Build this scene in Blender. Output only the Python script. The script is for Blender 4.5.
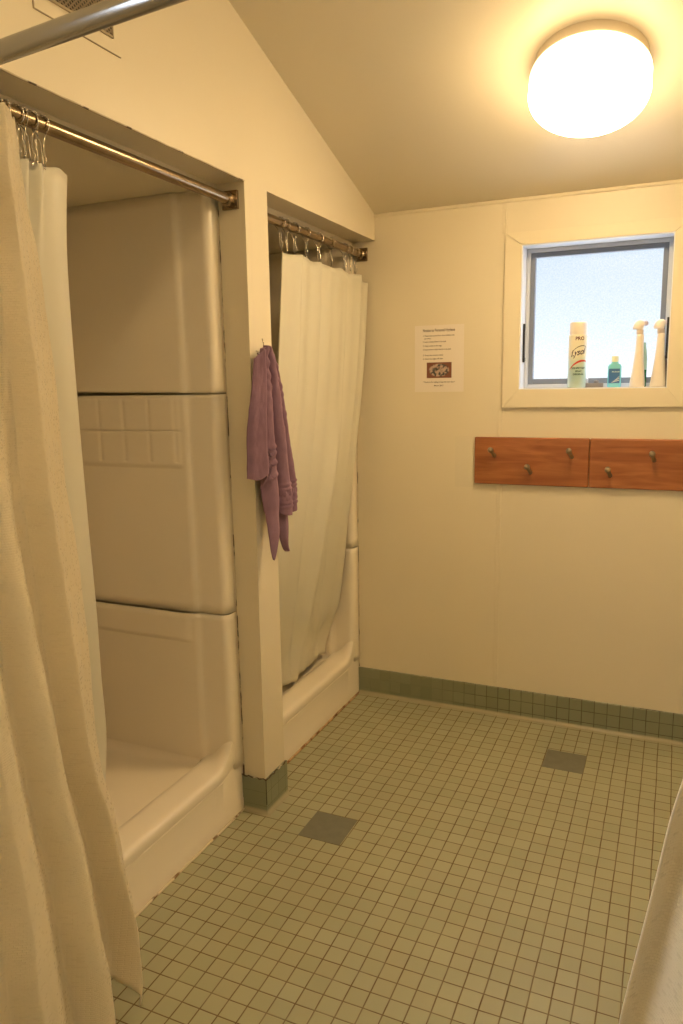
import bpy, bmesh, math, random
from mathutils import Vector, Matrix, noise
random.seed(7)
PI = math.pi
for o in list(bpy.data.objects): bpy.data.objects.remove(o)
SC = bpy.context.scene
COL = SC.collection

# ------------------------------------------------------------------ camera, world, lights, exposure
cam_d = bpy.data.cameras.new('camera'); cam = bpy.data.objects.new('camera', cam_d); COL.objects.link(cam)
cam_d.sensor_fit = 'VERTICAL'; cam_d.sensor_height = 36.0; cam_d.lens = 748.05 / 1024 * 36
cam_d.clip_start = .02
fw = Vector((-0.40148625, 0.90049002, -0.16711225)); rt = Vector((0.91430528, 0.40471844, -0.01577433)); up = Vector((-0.05342878, 0.15912479, 0.98581168))
cam.matrix_world = Matrix(((rt.x, up.x, -fw.x, 1.2239), (rt.y, up.y, -fw.y, -3.143), (rt.z, up.z, -fw.z, 1.4553), (0, 0, 0, 1)))
SC.camera = cam
SC.view_settings.view_transform = 'Standard'; SC.view_settings.look = 'None'
SC.view_settings.gamma = 1; SC.view_settings.use_curve_mapping = False
SC.view_settings.exposure = 0.0

LAMP_COL = (1.0, .71, .365); LAMP_STRENGTH = 30.0; FILL_LAMP_STRENGTH = 25.0
FILL_COL = (.80, .90, 1.0); FILL_POWER = 10.0

W = bpy.data.worlds.new('sky'); SC.world = W; W.use_nodes = True
wn = W.node_tree.nodes; wl = W.node_tree.links; wn.clear()
wo = wn.new('ShaderNodeOutputWorld'); bg = wn.new('ShaderNodeBackground'); tc = wn.new('ShaderNodeTexCoord')
sx = wn.new('ShaderNodeSeparateXYZ'); rp = wn.new('ShaderNodeValToRGB')
wl.new(tc.outputs['Generated'], sx.inputs[0]); wl.new(rp.outputs[0], bg.inputs[0]); wl.new(bg.outputs[0], wo.inputs[0])
hz = wn.new('ShaderNodeMath'); hz.operation = 'MULTIPLY_ADD'; hz.inputs[1].default_value = .5; hz.inputs[2].default_value = .5; wl.new(sx.outputs['Z'], hz.inputs[0]); wl.new(hz.outputs[0], rp.inputs[0])
el = rp.color_ramp.elements      # bright ground, pale horizon, blue above, brighter overhead
el[0].position = .47; el[0].color = (2.6, 2.8, 3.1, 1); el[1].position = .74; el[1].color = (3.4, 4.0, 5.0, 1)
for p_, c_ in ((.495, (1.22, 1.26, 1.30, 1)), (.530, (.99, 1.09, 1.20, 1)), (.600, (.68, .84, 1.0, 1))): e = el.new(p_); e.color = c_
bg.inputs[1].default_value = 1.0

def area_light(name, loc, rot, sx_, sy_, power, col):
    d = bpy.data.lights.new(name, 'AREA'); d.shape = 'RECTANGLE'; d.size = sx_; d.size_y = sy_; d.energy = power; d.color = col
    o = bpy.data.objects.new(name, d); COL.objects.link(o); o.location = loc; o.rotation_euler = rot
    return o
# added cool fill light, set in the unseen opening beside the camera
area_light('fill_light', (-.075, -3.06, 1.70), (0, -PI / 2, 0), .66, .80, FILL_POWER, FILL_COL)

# ------------------------------------------------------------------ helpers
def tag(o, label=None, cat=None, group=None, kind=None):
    if label: o['label'] = label
    if cat: o['category'] = cat
    if group: o['group'] = group
    if kind: o['kind'] = kind
    return o
def empty(name, loc=(0, 0, 0)):
    o = bpy.data.objects.new(name, None); COL.objects.link(o); o.location = loc; o.empty_display_size = .05
    return o
def obj(name, bm, mat, parent=None, smooth=False, bevel=0, loc=None, auto=None):
    me = bpy.data.meshes.new(name)
    bmesh.ops.recalc_face_normals(bm, faces=bm.faces) if bm.faces else None
    bm.to_mesh(me); bm.free()
    o = bpy.data.objects.new(name, me); COL.objects.link(o)
    me.materials.append(mat)
    if smooth:
        for p in me.polygons: p.use_smooth = True
    if auto is not None:
        a = math.cos(math.radians(auto))
        bm2 = bmesh.new(); bm2.from_mesh(me)
        for ed in bm2.edges:
            if len(ed.link_faces) == 2 and ed.link_faces[0].normal.dot(ed.link_faces[1].normal) < a: ed.smooth = False
        for f in bm2.faces: f.smooth = True
        bm2.to_mesh(me); bm2.free()
    if bevel:
        m = o.modifiers.new('bevel', 'BEVEL'); m.width = bevel; m.segments = 2; m.limit_method = 'ANGLE'; m.angle_limit = math.radians(40)
    if parent:
        o.parent = parent
        # meshes are written in world space: keep them there
        o.matrix_parent_inverse = Matrix.Translation(parent.location).inverted()
    return o
def box(bm, x0, x1, y0, y1, z0, z1):
    vs = [bm.verts.new(p) for p in ((x0, y0, z0), (x1, y0, z0), (x1, y1, z0), (x0, y1, z0), (x0, y0, z1), (x1, y0, z1), (x1, y1, z1), (x0, y1, z1))]
    for f in ((0, 3, 2, 1), (4, 5, 6, 7), (0, 1, 5, 4), (1, 2, 6, 5), (2, 3, 7, 6), (3, 0, 4, 7)): bm.faces.new([vs[i] for i in f])
    return bm
def BX(*a): return box(bmesh.new(), *a)
def prism(bm, pts, vec):
    a = [bm.verts.new(p) for p in pts]; b = [bm.verts.new(Vector(p) + Vector(vec)) for p in pts]
    n = len(pts); bm.faces.new(a); bm.faces.new(b[::-1])
    for i in range(n): bm.faces.new((a[i], b[i], b[(i + 1) % n], a[(i + 1) % n]))
    return bm
def grid_from(bm, rows, close=False):
    V = [[bm.verts.new(p) for p in r] for r in rows]
    for i in range(len(V) - 1):
        n = len(V[i])
        for j in range(n if close else n - 1):
            k = (j + 1) % n
            bm.faces.new((V[i][j], V[i][k], V[i + 1][k], V[i + 1][j]))
    return V
def lathe(bm, prof, origin, axis=(0, 0, 1), seg=32, cap=True, sx=1.0, sy=1.0):
    ax = Vector(axis).normalized()
    t = Vector((1, 0, 0)) if abs(ax.x) < .9 else Vector((0, 1, 0))
    e1 = (t - ax * t.dot(ax)).normalized(); e2 = ax.cross(e1)
    o = Vector(origin); rows = []
    for r, h in prof:
        rows.append([o + ax * h + e1 * (r * sx * math.cos(2 * PI * k / seg)) + e2 * (r * sy * math.sin(2 * PI * k / seg)) for k in range(seg)])
    V = grid_from(bm, rows, True)
    if cap:
        if prof[0][0] > 1e-5: bm.faces.new(V[0])
        if prof[-1][0] > 1e-5: bm.faces.new(V[-1][::-1])
    bmesh.ops.remove_doubles(bm, verts=bm.verts, dist=1e-6)
    return bm
def tube(bm, pts, r, seg=10, closed=False):
    pts = [Vector(p) for p in pts]; n = len(pts); rows = []
    pn = None
    for i, p in enumerate(pts):
        a = pts[(i - 1) % n] if (closed or i > 0) else p; b = pts[(i + 1) % n] if (closed or i < n - 1) else p
        d = (b - a).normalized()
        if pn is None:
            t = Vector((0, 0, 1)) if abs(d.z) < .9 else Vector((1, 0, 0)); pn = (t - d * t.dot(d)).normalized()
        else: pn = (pn - d * pn.dot(d)).normalized()
        q = d.cross(pn); rr = r[i] if isinstance(r, (list, tuple)) else r
        rows.append([p + pn * (rr * math.cos(2 * PI * k / seg)) + q * (rr * math.sin(2 * PI * k / seg)) for k in range(seg)])
    if closed: rows.append(rows[0])
    V = grid_from(bm, rows, True)
    if not closed: bm.faces.new(V[0]); bm.faces.new(V[-1][::-1])
    else: bmesh.ops.remove_doubles(bm, verts=bm.verts, dist=1e-6)
    return bm
def lerp(a, b, t): return a + (b - a) * t
def smooth01(t): t = max(0, min(1, t)); return t * t * (3 - 2 * t)
def interp(tab, x):
    """smooth piecewise interpolation of a table [(x, (values...)), ...] sorted by x"""
    if x <= tab[0][0]: return list(tab[0][1])
    for i in range(len(tab) - 1):
        if x <= tab[i + 1][0]:
            h = tab[i + 1][0] - tab[i][0]; t = (x - tab[i][0]) / h; out = []
            for k in range(len(tab[i][1])):
                p1, p2 = tab[i][1][k], tab[i + 1][1][k]
                m1 = (p2 - tab[i - 1][1][k]) / (tab[i + 1][0] - tab[i - 1][0]) if i > 0 else (p2 - p1) / h
                m2 = (tab[i + 2][1][k] - p1) / (tab[i + 2][0] - tab[i][0]) if i + 2 < len(tab) else (p2 - p1) / h
                t2, t3 = t * t, t * t * t
                out.append((2 * t3 - 3 * t2 + 1) * p1 + (t3 - 2 * t2 + t) * h * m1 + (-2 * t3 + 3 * t2) * p2 + (t3 - t2) * h * m2)
            return out
    return list(tab[-1][1])

# ------------------------------------------------------------------ materials
def mat(name, col, rough=.6, metal=0, bump=0, bscale=200, var=0, vscale=6, spec=.5, trans=0, alpha=1, coat=0):
    m = bpy.data.materials.new(name); m.use_nodes = True; n = m.node_tree.nodes; l = m.node_tree.links
    b = n['Principled BSDF']
    b.inputs['Base Color'].default_value = (*col, 1); b.inputs['Roughness'].default_value = rough; b.inputs['Metallic'].default_value = metal
    b.inputs['Specular IOR Level'].default_value = spec; b.inputs['Transmission Weight'].default_value = trans; b.inputs['Coat Weight'].default_value = coat
    t = n.new('ShaderNodeTexCoord')
    nz = n.new('ShaderNodeTexNoise'); nz.inputs['Scale'].default_value = vscale; nz.inputs['Detail'].default_value = 4; l.new(t.outputs['Object'], nz.inputs['Vector'])
    if var:
        r = n.new('ShaderNodeMapRange'); r.inputs[1].default_value = .3; r.inputs[2].default_value = .7; r.inputs[3].default_value = 1 - var; r.inputs[4].default_value = 1 + var
        l.new(nz.outputs[0], r.inputs[0])
        mx = n.new('ShaderNodeVectorMath'); mx.operation = 'SCALE'; mx.inputs[0].default_value = col; l.new(r.outputs[0], mx.inputs['Scale']); l.new(mx.outputs[0], b.inputs['Base Color'])
    if bump:
        n2 = n.new('ShaderNodeTexNoise'); n2.inputs['Scale'].default_value = bscale; n2.inputs['Detail'].default_value = 3; l.new(t.outputs['Object'], n2.inputs['Vector'])
        bp = n.new('ShaderNodeBump'); bp.inputs['Strength'].default_value = bump; bp.inputs['Distance'].default_value = .002; l.new(n2.outputs[0], bp.inputs['Height']); l.new(bp.outputs[0], b.inputs['Normal'])
    return m
def nodes(m): return m.node_tree.nodes, m.node_tree.links, m.node_tree.nodes['Principled BSDF']

M_WALL = mat('cream_wall_paint', (.78, .70, .53), .42, bump=.12, bscale=60, var=.015, vscale=2.5)
M_CEIL = mat('ceiling_paint', (.76, .69, .54), .38, bump=.10, bscale=50, var=.01, vscale=2)
M_TRIM = mat('trim_paint', (.80, .72, .54), .35, bump=.05, bscale=80)
M_FIBER = mat('yellowed_fibreglass', (.86, .78, .635), .28, bump=.03, bscale=15, var=.02, vscale=3, coat=.15)
M_CHROME = mat('satin_steel', (.30, .30, .30), .20, 1.0, bump=.02, bscale=300)
M_BRONZE = mat('tarnished_brass_steel', (.32, .245, .16), .24, 1.0, bump=.03, bscale=200, var=.12, vscale=20)
M_WIRE = mat('hook_wire', (.62, .58, .50), .2, 1.0)
M_ALU = mat('grey_aluminium', (.20, .23, .29), .5, .0)
M_VINYL = mat('white_vinyl', (.82, .84, .88), .4)
M_VINYL2 = mat('greyed_vinyl', (.56, .60, .66), .45)
M_BLACK = mat('black_plastic', (.02, .02, .025), .35)
M_DARK = mat('dark_cavity', (.03, .026, .02), .8)
M_INK = mat('printed_ink', (.10, .06, .04), .7)
M_WHITEP = mat('cream_plastic', (.86, .80, .70), .3)
M_GREYP = mat('grey_plastic', (.22, .19, .17), .5)

# painted wall with faint brush streaks + scattered dings
def add_dings(m):
    n, l, b = nodes(m)
    t = n.new('ShaderNodeTexCoord'); v = n.new('ShaderNodeTexNoise'); v.inputs['Scale'].default_value = 1.3; v.inputs['Detail'].default_value = 8; v.inputs['Roughness'].default_value = .65
    mp = n.new('ShaderNodeMapping'); mp.inputs['Scale'].default_value = (1, 1, .35); l.new(t.outputs['Object'], mp.inputs[0]); l.new(mp.outputs[0], v.inputs['Vector'])
    old = b.inputs['Normal'].links[0].from_node
    b2 = n.new('ShaderNodeBump'); b2.inputs['Strength'].default_value = .25; b2.inputs['Distance'].default_value = .006
    l.new(v.outputs[0], b2.inputs['Height']); l.new(old.outputs[0], b2.inputs['Normal']); l.new(b2.outputs[0], b.inputs['Normal'])
add_dings(M_WALL)

# floor mosaic -------------------------------------------------
T = .0508
def tile_mat(name, ramp, grout, axes='xy', off=(0.0110, .0127), gw=.0021, fade=None, rough=.38):
    m = bpy.data.materials.new(name); m.use_nodes = True; n, l, b = nodes(m)
    t = n.new('ShaderNodeTexCoord'); s = n.new('ShaderNodeSeparateXYZ'); l.new(t.outputs['Object'], s.inputs[0])
    def M(op, a, c=None, d=None):
        q = n.new('ShaderNodeMath'); q.operation = op
        for i, v in enumerate((a, c, d)):
            if v is None: continue
            if isinstance(v, (int, float)): q.inputs[i].default_value = v
            else: l.new(v, q.inputs[i])
        return q.outputs[0]
    # small wobble of the joints
    nz = n.new('ShaderNodeTexNoise'); nz.inputs['Scale'].default_value = 7; l.new(t.outputs['Object'], nz.inputs['Vector'])
    wob = M('MULTIPLY', M('SUBTRACT', nz.outputs[0], .5), .004)
    ids = []; ds = []
    for ax, of in zip(axes, off):
        u = M('DIVIDE', M('SUBTRACT', M('ADD', s.outputs['XYZ'.index(ax.upper())], wob), of), T)
        ids.append(M('FLOOR', u)); fr = M('FRACT', u)
        ds.append(M('MULTIPLY', M('MINIMUM', fr, M('SUBTRACT', 1.0, fr)), T))
    d = M('MINIMUM', ds[0], ds[1])
    cb = n.new('ShaderNodeCombineXYZ'); l.new(ids[0], cb.inputs[0]); l.new(ids[1], cb.inputs[1])
    wnz = n.new('ShaderNodeTexWhiteNoise'); wnz.noise_dimensions = '3D'; l.new(cb.outputs[0], wnz.inputs[0])
    r = n.new('ShaderNodeValToRGB'); l.new(wnz.outputs['Value'], r.inputs[0])
    els = r.color_ramp.elements
    els[0].position = 0; els[0].color = (*ramp[0], 1); els[1].position = 1; els[1].color = (*ramp[-1], 1)
    for i in range(1, len(ramp) - 1): q = els.new(i / (len(ramp) - 1)); q.color = (*ramp[i], 1)
    # cloudy wear
    cl = n.new('ShaderNodeTexNoise'); cl.inputs['Scale'].default_value = 2.2; cl.inputs['Detail'].default_value = 5; l.new(t.outputs['Object'], cl.inputs['Vector'])
    mr = n.new('ShaderNodeMapRange'); mr.inputs[1].default_value = .3; mr.inputs[2].default_value = .7; mr.inputs[3].default_value = .93; mr.inputs[4].default_value = 1.07; l.new(cl.outputs[0], mr.inputs[0])
    sc = n.new('ShaderNodeVectorMath'); sc.operation = 'SCALE'; l.new(r.outputs[0], sc.inputs[0]); l.new(mr.outputs[0], sc.inputs['Scale'])
    g = n.new('ShaderNodeMapRange'); g.interpolation_type = 'SMOOTHSTEP'; g.inputs[1].default_value = gw * .55; g.inputs[2].default_value = gw; g.inputs[3].default_value = 1; g.inputs[4].default_value = 0
    l.new(d, g.inputs[0]); gf = g.outputs[0]
    n3 = n.new('ShaderNodeTexNoise'); n3.inputs['Scale'].default_value = 14; l.new(t.outputs['Object'], n3.inputs['Vector'])
    gv = n.new('ShaderNodeMapRange'); gv.inputs[1].default_value = .3; gv.inputs[2].default_value = .6; gv.inputs[3].default_value = .65; gv.inputs[4].default_value = 1; l.new(n3.outputs[0], gv.inputs[0])
    gf = M('MULTIPLY', gf, gv.outputs[0])
    if fade:
        fd = n.new('ShaderNodeMapRange'); fd.inputs[1].default_value = fade[1]; fd.inputs[2].default_value = fade[2]; fd.inputs[3].default_value = fade[3]; fd.inputs[4].default_value = 1
        l.new(s.outputs['XYZ'.index(fade[0].upper())], fd.inputs[0]); gf = M('MULTIPLY', gf, fd.outputs[0])
    mx = n.new('ShaderNodeMix'); mx.data_type = 'RGBA'; l.new(gf, mx.inputs[0]); l.new(sc.outputs[0], mx.inputs[6]); mx.inputs[7].default_value = (*grout, 1)
    fin = mx.outputs[2]
    if 'z' in axes:      # the cove at the foot is the pale floor colour
        ft = n.new('ShaderNodeMapRange'); ft.inputs[1].default_value = .016; ft.inputs[2].default_value = .008; l.new(s.outputs['Z'], ft.inputs[0])
        m3 = n.new('ShaderNodeMix'); m3.data_type = 'RGBA'; l.new(ft.outputs[0], m3.inputs[0]); l.new(fin, m3.inputs[6]); m3.inputs[7].default_value = (.38, .345, .225, 1); fin = m3.outputs[2]
    l.new(fin, b.inputs['Base Color'])
    rr = n.new('ShaderNodeMapRange'); rr.inputs[3].default_value = rough; rr.inputs[4].default_value = .9; l.new(gf, rr.inputs[0]); l.new(rr.outputs[0], b.inputs['Roughness'])
    h = n.new('ShaderNodeMapRange'); h.interpolation_type = 'SMOOTHSTEP'; h.inputs[1].default_value = gw * .5; h.inputs[2].default_value = gw * 1.6; l.new(d, h.inputs[0])
    bp = n.new('ShaderNodeBump'); bp.inputs['Strength'].default_value = .5; bp.inputs['Distance'].default_value = .0012; l.new(h.outputs[0], bp.inputs['Height'])
    l.new(bp.outputs[0], b.inputs['Normal'])
    return m
M_FLOOR = tile_mat('sage_mosaic_floor', [(.345, .345, .215), (.36, .355, .228), (.375, .37, .237), (.36, .345, .22), (.39, .39, .257)], (.15, .10, .05))
M_BASE = tile_mat('green_base_tile', [(.22, .235, .15), (.245, .255, .165), (.26, .275, .18)], (.10, .085, .055), axes='xz', off=(.0111, .026), gw=.0018, fade=('x', .25, .50, .12), rough=.35)
M_PBASE = tile_mat('green_pillar_tile', [(.24, .26, .17), (.25, .27, .18)], (.19, .20, .13), axes='yz', off=(.0127, .026), gw=.0012, rough=.35)
M_SLATE = mat('slate_tile', (.165, .165, .125), .5, bump=.1, bscale=120, var=.08, vscale=30)

# curtains ------------------------------------------------------
def curtain_mat(name, col, rough, transl, weave=None):
    m = mat(name, col, rough, spec=.4); n, l, b = nodes(m)
    out = n['Material Output']; tr = n.new('ShaderNodeBsdfTranslucent'); tr.inputs[0].default_value = (*[c * .95 for c in col], 1)
    mx = n.new('ShaderNodeMixShader'); mx.inputs[0].default_value = transl; l.new(b.outputs[0], mx.inputs[1]); l.new(tr.outputs[0], mx.inputs[2]); l.new(mx.outputs[0], out.inputs[0])
    if weave:
        uv = n.new('ShaderNodeUVMap'); mp = n.new('ShaderNodeMapping'); mp.inputs['Scale'].default_value = (weave, weave, 1); l.new(uv.outputs[0], mp.inputs[0])
        br = n.new('ShaderNodeTexBrick'); br.inputs['Scale'].default_value = 1; br.inputs['Mortar Size'].default_value = .12; br.inputs['Mortar Smooth'].default_value = 1; br.inputs['Brick Width'].default_value = 1.6; br.inputs['Row Height'].default_value = .8
        l.new(mp.outputs[0], br.inputs['Vector'])
        br.inputs['Color1'].default_value = (1, 1, 1, 1); br.inputs['Color2'].default_value = (.55, .55, .55, 1); br.inputs['Mortar'].default_value = (0, 0, 0, 1)
        bp = n.new('ShaderNodeBump'); bp.inputs['Strength'].default_value = .8; bp.inputs['Distance'].default_value = .002; l.new(br.outputs['Color'], bp.inputs['Height']); l.new(bp.outputs[0], b.inputs['Normal'])
        rr = n.new('ShaderNodeMapRange'); rr.inputs[3].default_value = rough + .25; rr.inputs[4].default_value = rough; l.new(br.outputs['Color'], rr.inputs[0]); l.new(rr.outputs[0], b.inputs['Roughness'])
    return m
M_CURT = curtain_mat('woven_cream_fabric', (.94, .83, .61), .26, .14, 170)
M_LINER = curtain_mat('cream_vinyl_liner', (.88, .84, .70), .38, .22)

# wood ----------------------------------------------------------
def wood_mat():
    m = mat('orange_stained_pine', (.5, .2, .07), .32, coat=.3); n, l, b = nodes(m)
    t = n.new('ShaderNodeTexCoord'); mp = n.new('ShaderNodeMapping'); mp.inputs['Scale'].default_value = (2.2, 10, 22); l.new(t.outputs['Object'], mp.inputs[0])
    w = n.new('ShaderNodeTexNoise'); w.inputs['Scale'].default_value = 1.6; w.inputs['Detail'].default_value = 7; w.inputs['Distortion'].default_value = .8; l.new(mp.outputs[0], w.inputs['Vector'])
    r = n.new('ShaderNodeValToRGB'); l.new(w.outputs[0], r.inputs[0]); r.color_ramp.elements[0].position = .3; r.color_ramp.elements[0].color = (.25, .075, .022, 1)
    r.color_ramp.elements[1].position = .72; r.color_ramp.elements[1].color = (.50, .19, .065, 1)
    l.new(r.outputs[0], b.inputs['Base Color'])
    return m
M_WOOD = wood_mat()
M_WOODE = mat('dark_stained_edge', (.26, .085, .03), .4, coat=.2)
M_PEG = mat('worn_peg', (.26, .19, .11), .35, coat=.3, var=.2, vscale=60)

# caulk: cream bead broken by dark and rusty stains
def caulk_mat(name, base, dirt, scale, lo, hi):
    m = mat(name, base, .6); n, l, b = nodes(m)
    t = n.new('ShaderNodeTexCoord'); z = n.new('ShaderNodeTexNoise'); z.inputs['Scale'].default_value = scale; z.inputs['Detail'].default_value = 6; l.new(t.outputs['Object'], z.inputs['Vector'])
    r = n.new('ShaderNodeValToRGB'); l.new(z.outputs[0], r.inputs[0]); r.color_ramp.elements[0].position = lo; r.color_ramp.elements[0].color = (*base, 1); r.color_ramp.elements[1].position = hi; r.color_ramp.elements[1].color = (*dirt, 1)
    l.new(r.outputs[0], b.inputs['Base Color']); return m
M_CAULK = caulk_mat('stained_caulk', (.72, .62, .45), (.22, .13, .06), 18, .60, .66)
M_RUST = caulk_mat('rusty_caulk', (.55, .38, .22), (.20, .08, .03), 22, .46, .60)
M_CRACK = caulk_mat('cracked_caulk', (.66, .58, .43), (.09, .055, .03), 11, .52, .56)
M_CHIP = caulk_mat('chipped_edge', (.50, .42, .28), (.08, .045, .025), 14, .60, .63)

# lamp
M_GLOBE = bpy.data.materials.new('lit_opal_glass'); M_GLOBE.use_nodes = True
n, l, b = nodes(M_GLOBE); b.inputs['Base Color'].default_value = (.9, .87, .8, 1); b.inputs['Roughness'].default_value = .25
b.inputs['Emission Color'].default_value = (*LAMP_COL, 1)
def globe_emission(m, centre_, strength):
    # emission graded by height: rim dimmed to keep the ceiling glow down
    n, l, b = nodes(m); t = n.new('ShaderNodeNewGeometry'); v = n.new('ShaderNodeVectorMath'); v.operation = 'SUBTRACT'; l.new(t.outputs['Position'], v.inputs[0]); v.inputs[1].default_value = centre_
    d_ = n.new('ShaderNodeVectorMath'); d_.operation = 'DOT_PRODUCT'; l.new(v.outputs[0], d_.inputs[0]); d_.inputs[1].default_value = Vector((0, -.321, -1)).normalized()
    r_ = n.new('ShaderNodeMapRange'); r_.interpolation_type = 'SMOOTHSTEP'; r_.inputs[1].default_value = .035; r_.inputs[2].default_value = .150; r_.inputs[3].default_value = strength * .10; r_.inputs[4].default_value = strength * 1.6
    l.new(d_.outputs['Value'], r_.inputs[0]); l.new(r_.outputs[0], b.inputs['Emission Strength'])

# frosted pane
M_PANE = bpy.data.materials.new('frosted_pane'); M_PANE.use_nodes = True
n = M_PANE.node_tree.nodes; l = M_PANE.node_tree.links; n.clear()
out = n.new('ShaderNodeOutputMaterial'); tr = n.new('ShaderNodeBsdfTransparent'); tl = n.new('ShaderNodeBsdfGlossy'); mx = n.new('ShaderNodeMixShader')
t = n.new('ShaderNodeTexCoord'); z = n.new('ShaderNodeTexNoise'); z.inputs['Scale'].default_value = 160; z.inputs['Detail'].default_value = 3; l.new(t.outputs['Object'], z.inputs['Vector'])
r = n.new('ShaderNodeValToRGB'); r.color_ramp.elements[0].position = .35; r.color_ramp.elements[0].color = (.95, .97, .98, 1); r.color_ramp.elements[1].position = .65; r.color_ramp.elements[1].color = (1, 1, 1, 1)
l.new(z.outputs[0], r.inputs[0]); l.new(r.outputs[0], tr.inputs[0]); tl.inputs['Roughness'].default_value = .3; tl.inputs[0].default_value = (.8, .8, .8, 1)
mx.inputs[0].default_value = .04; l.new(tr.outputs[0], mx.inputs[1]); l.new(tl.outputs[0], mx.inputs[2]); l.new(mx.outputs[0], out.inputs[0])

# ------------------------------------------------------------------ the room
XR, YN = 1.86, -4.30          # right wall, wall behind the camera
YA, YB = -2.02, -1.079        # first shower opening
YC = -.940                    # second opening starts
HH = 2.066                    # header height
RC = .097                     # recess of the stalls
def ceil_z(y): return 2.175 - .321 * y
def S(name, bm, m, **k): return tag(obj(name, bm, m, **k), kind='structure')

S('floor', BX(-.95, XR + .1, YN - .1, .12, -.06, 0), M_FLOOR)
bm = bmesh.new()
prism(bm, [(-.95, .14, ceil_z(.14)), (-.95, YN - .12, ceil_z(YN - .12)), (-.95, YN - .12, ceil_z(YN - .12) + .1), (-.95, .14, ceil_z(.14) + .1)], (XR + 1.07, 0, 0))
S('ceiling', bm, M_CEIL)

# back wall with the window hole; it runs on behind the stalls
WX0, WX1, WZ0, WZ1 = .630, 1.188, 1.426, 1.993
bm = bmesh.new()
box(bm, -.95, WX0, 0, .12, 0, 2.175); box(bm, WX1, XR, 0, .12, 0, 2.175)
box(bm, WX0, WX1, 0, .12, 0, WZ0); box(bm, WX0, WX1, 0, .12, WZ1, 2.175)
S('wall_back', bm, M_WALL)
# left wall: header over the openings, pillar between them, solid part nearer the camera
bm = bmesh.new()
def wedge(bm, x0, x1, ya, yb, z0):
    prism(bm, [(x0, ya, z0), (x0, yb, z0), (x0, yb, ceil_z(yb)), (x0, ya, ceil_z(ya))], (x1 - x0, 0, 0))
wedge(bm, -.10, 0, YA, 0, HH)
wedge(bm, -.10, 0, YN, -3.48, 0); wedge(bm, -.10, 0, -2.64, YA, 0); wedge(bm, -.10, 0, -3.48, -2.64, 2.06); box(bm, -.10, 0, -3.48, -2.64, 0, 1.34)
box(bm, -.90, 0, YB, YC, 0, 2.039); box(bm, -.10, 0, YB, YC, 2.039, HH)
S('wall_left', bm, M_WALL)
# alcove: back, near side, lowered ceiling over both stalls
S('wall_alcove', BX(-.95, -.90, YA - .05, 0, 0, 2.2), M_WALL)
S('wall_side', BX(-.90, -.1002, YA - .05, YA, 0, 2.2), M_WALL)
S('ceiling_near_stall', BX(-.90, -.1002, YA, YB, 2.0395, 2.14), M_WALL)
S('ceiling_far_stall', BX(-.90, -.1002, YB, 0, 2.0395, 2.14), M_WALL)
bm = bmesh.new(); wedge(bm, XR, XR + .1, YN, .12, 0)
S('wall_right', bm, M_WALL)
# wall behind the camera
bm = bmesh.new(); nz_ = ceil_z(YN)
box(bm, -.1, XR + .1, YN - .1, YN, 0, nz_)
S('wall_near', bm, M_WALL)

# drywall joint strips on the back wall and ceiling edge bead
bm = bmesh.new(); prism(bm, [(.545, 0, .13), (.549, -.0012, .13), (.563, -.0016, .13), (.567, 0, .13)], (0, 0, 1.222))
prism(bm, [(.549, 0, 2.044), (.553, -.0012, 2.044), (.563, -.0016, 2.044), (.567, 0, 2.044)], (0, 0, .128))
S('trim_1', bm, M_WALL)
bm = bmesh.new(); prism(bm, [(.0, 0, 2.160), (.0, -.004, 2.162), (.0, -.006, 2.168), (.0, -.004, 2.1740), (0, 0, 2.174)], (XR, 0, 0))
S('trim_2', bm, M_WALL)

# window 1 ------------------------------------------------------
w = tag(empty('window_1', (.905, 0, 1.70)), kind='structure')
ox0, ox1, oz0, oz1 = .5635, 1.246, 1.354, 2.0415; d = .014
def casing(bm, a, b, c, e2): prism(bm, [(a[0], 0, a[1]), (b[0], 0, b[1]), (c[0], 0, c[1]), (e2[0], 0, e2[1])], (0, -d, 0))
g = .0006
for q in (((ox0, oz0 + g), (ox0, oz1 - g), (WX0, WZ1 - g), (WX0, WZ0 + g)), ((ox1, oz1 - g), (ox1, oz0 + g), (WX1, WZ0 + g), (WX1, WZ1 - g)),
          ((ox0 + g, oz1), (ox1 - g, oz1), (WX1 - g, WZ1), (WX0 + g, WZ1)), ((ox1 - g, oz0), (ox0 + g, oz0), (WX0 + g, WZ0), (WX1 - g, WZ0))):
    bm = bmesh.new(); casing(bm, *q); obj('casing_board', bm, M_TRIM, w, bevel=.0008)
def ring(bm, x0, x1, z0, z1, t, y0, y1, tb=None):
    tb = tb or t
    box(bm, x0, x0 + t, y0, y1, z0, z1); box(bm, x1 - t, x1, y0, y1, z0, z1); box(bm, x0 + t, x1 - t, y0, y1, z0, z0 + tb); box(bm, x0 + t, x1 - t, y0, y1, z1 - t, z1)
    return bm
obj('reveal', ring(bmesh.new(), WX0, WX1, WZ0, WZ1, .004, -.010, .119), M_VINYL, w)
obj('vinyl_frame', ring(bmesh.new(), WX0 + .004, WX1 - .004, WZ0 + .004, WZ1 - .004, .016, .078, .118), M_VINYL2, w, bevel=.002)
obj('sash', ring(bmesh.new(), WX0 + .020, WX1 - .020, WZ0 + .020, WZ1 - .020, .019, .086, .112, .022), M_ALU, w, bevel=.002)
obj('pane', BX(WX0 + .039, WX1 - .039, .097, .101, WZ0 + .042, WZ1 - .039), M_PANE, w)
for x0 in (WX0 + .005, WX1 - .013):
    bm = BX(x0, x0 + .008, .030, .042, WZ0 + .11, WZ0 + .265); box(bm, x0 + .001, x0 + .007, .034, .060, WZ0 + .115, WZ0 + .13)
    obj('friction_hinge', bm, M_BLACK, w, bevel=.002)
bm = BX(.865, .952, .050, .078, WZ0 + .0045, WZ0 + .022); lathe(bm, [(.010, 0), (.010, .008), (.006, .012)], (.925, .064, WZ0 + .0215), seg=16)
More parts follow.
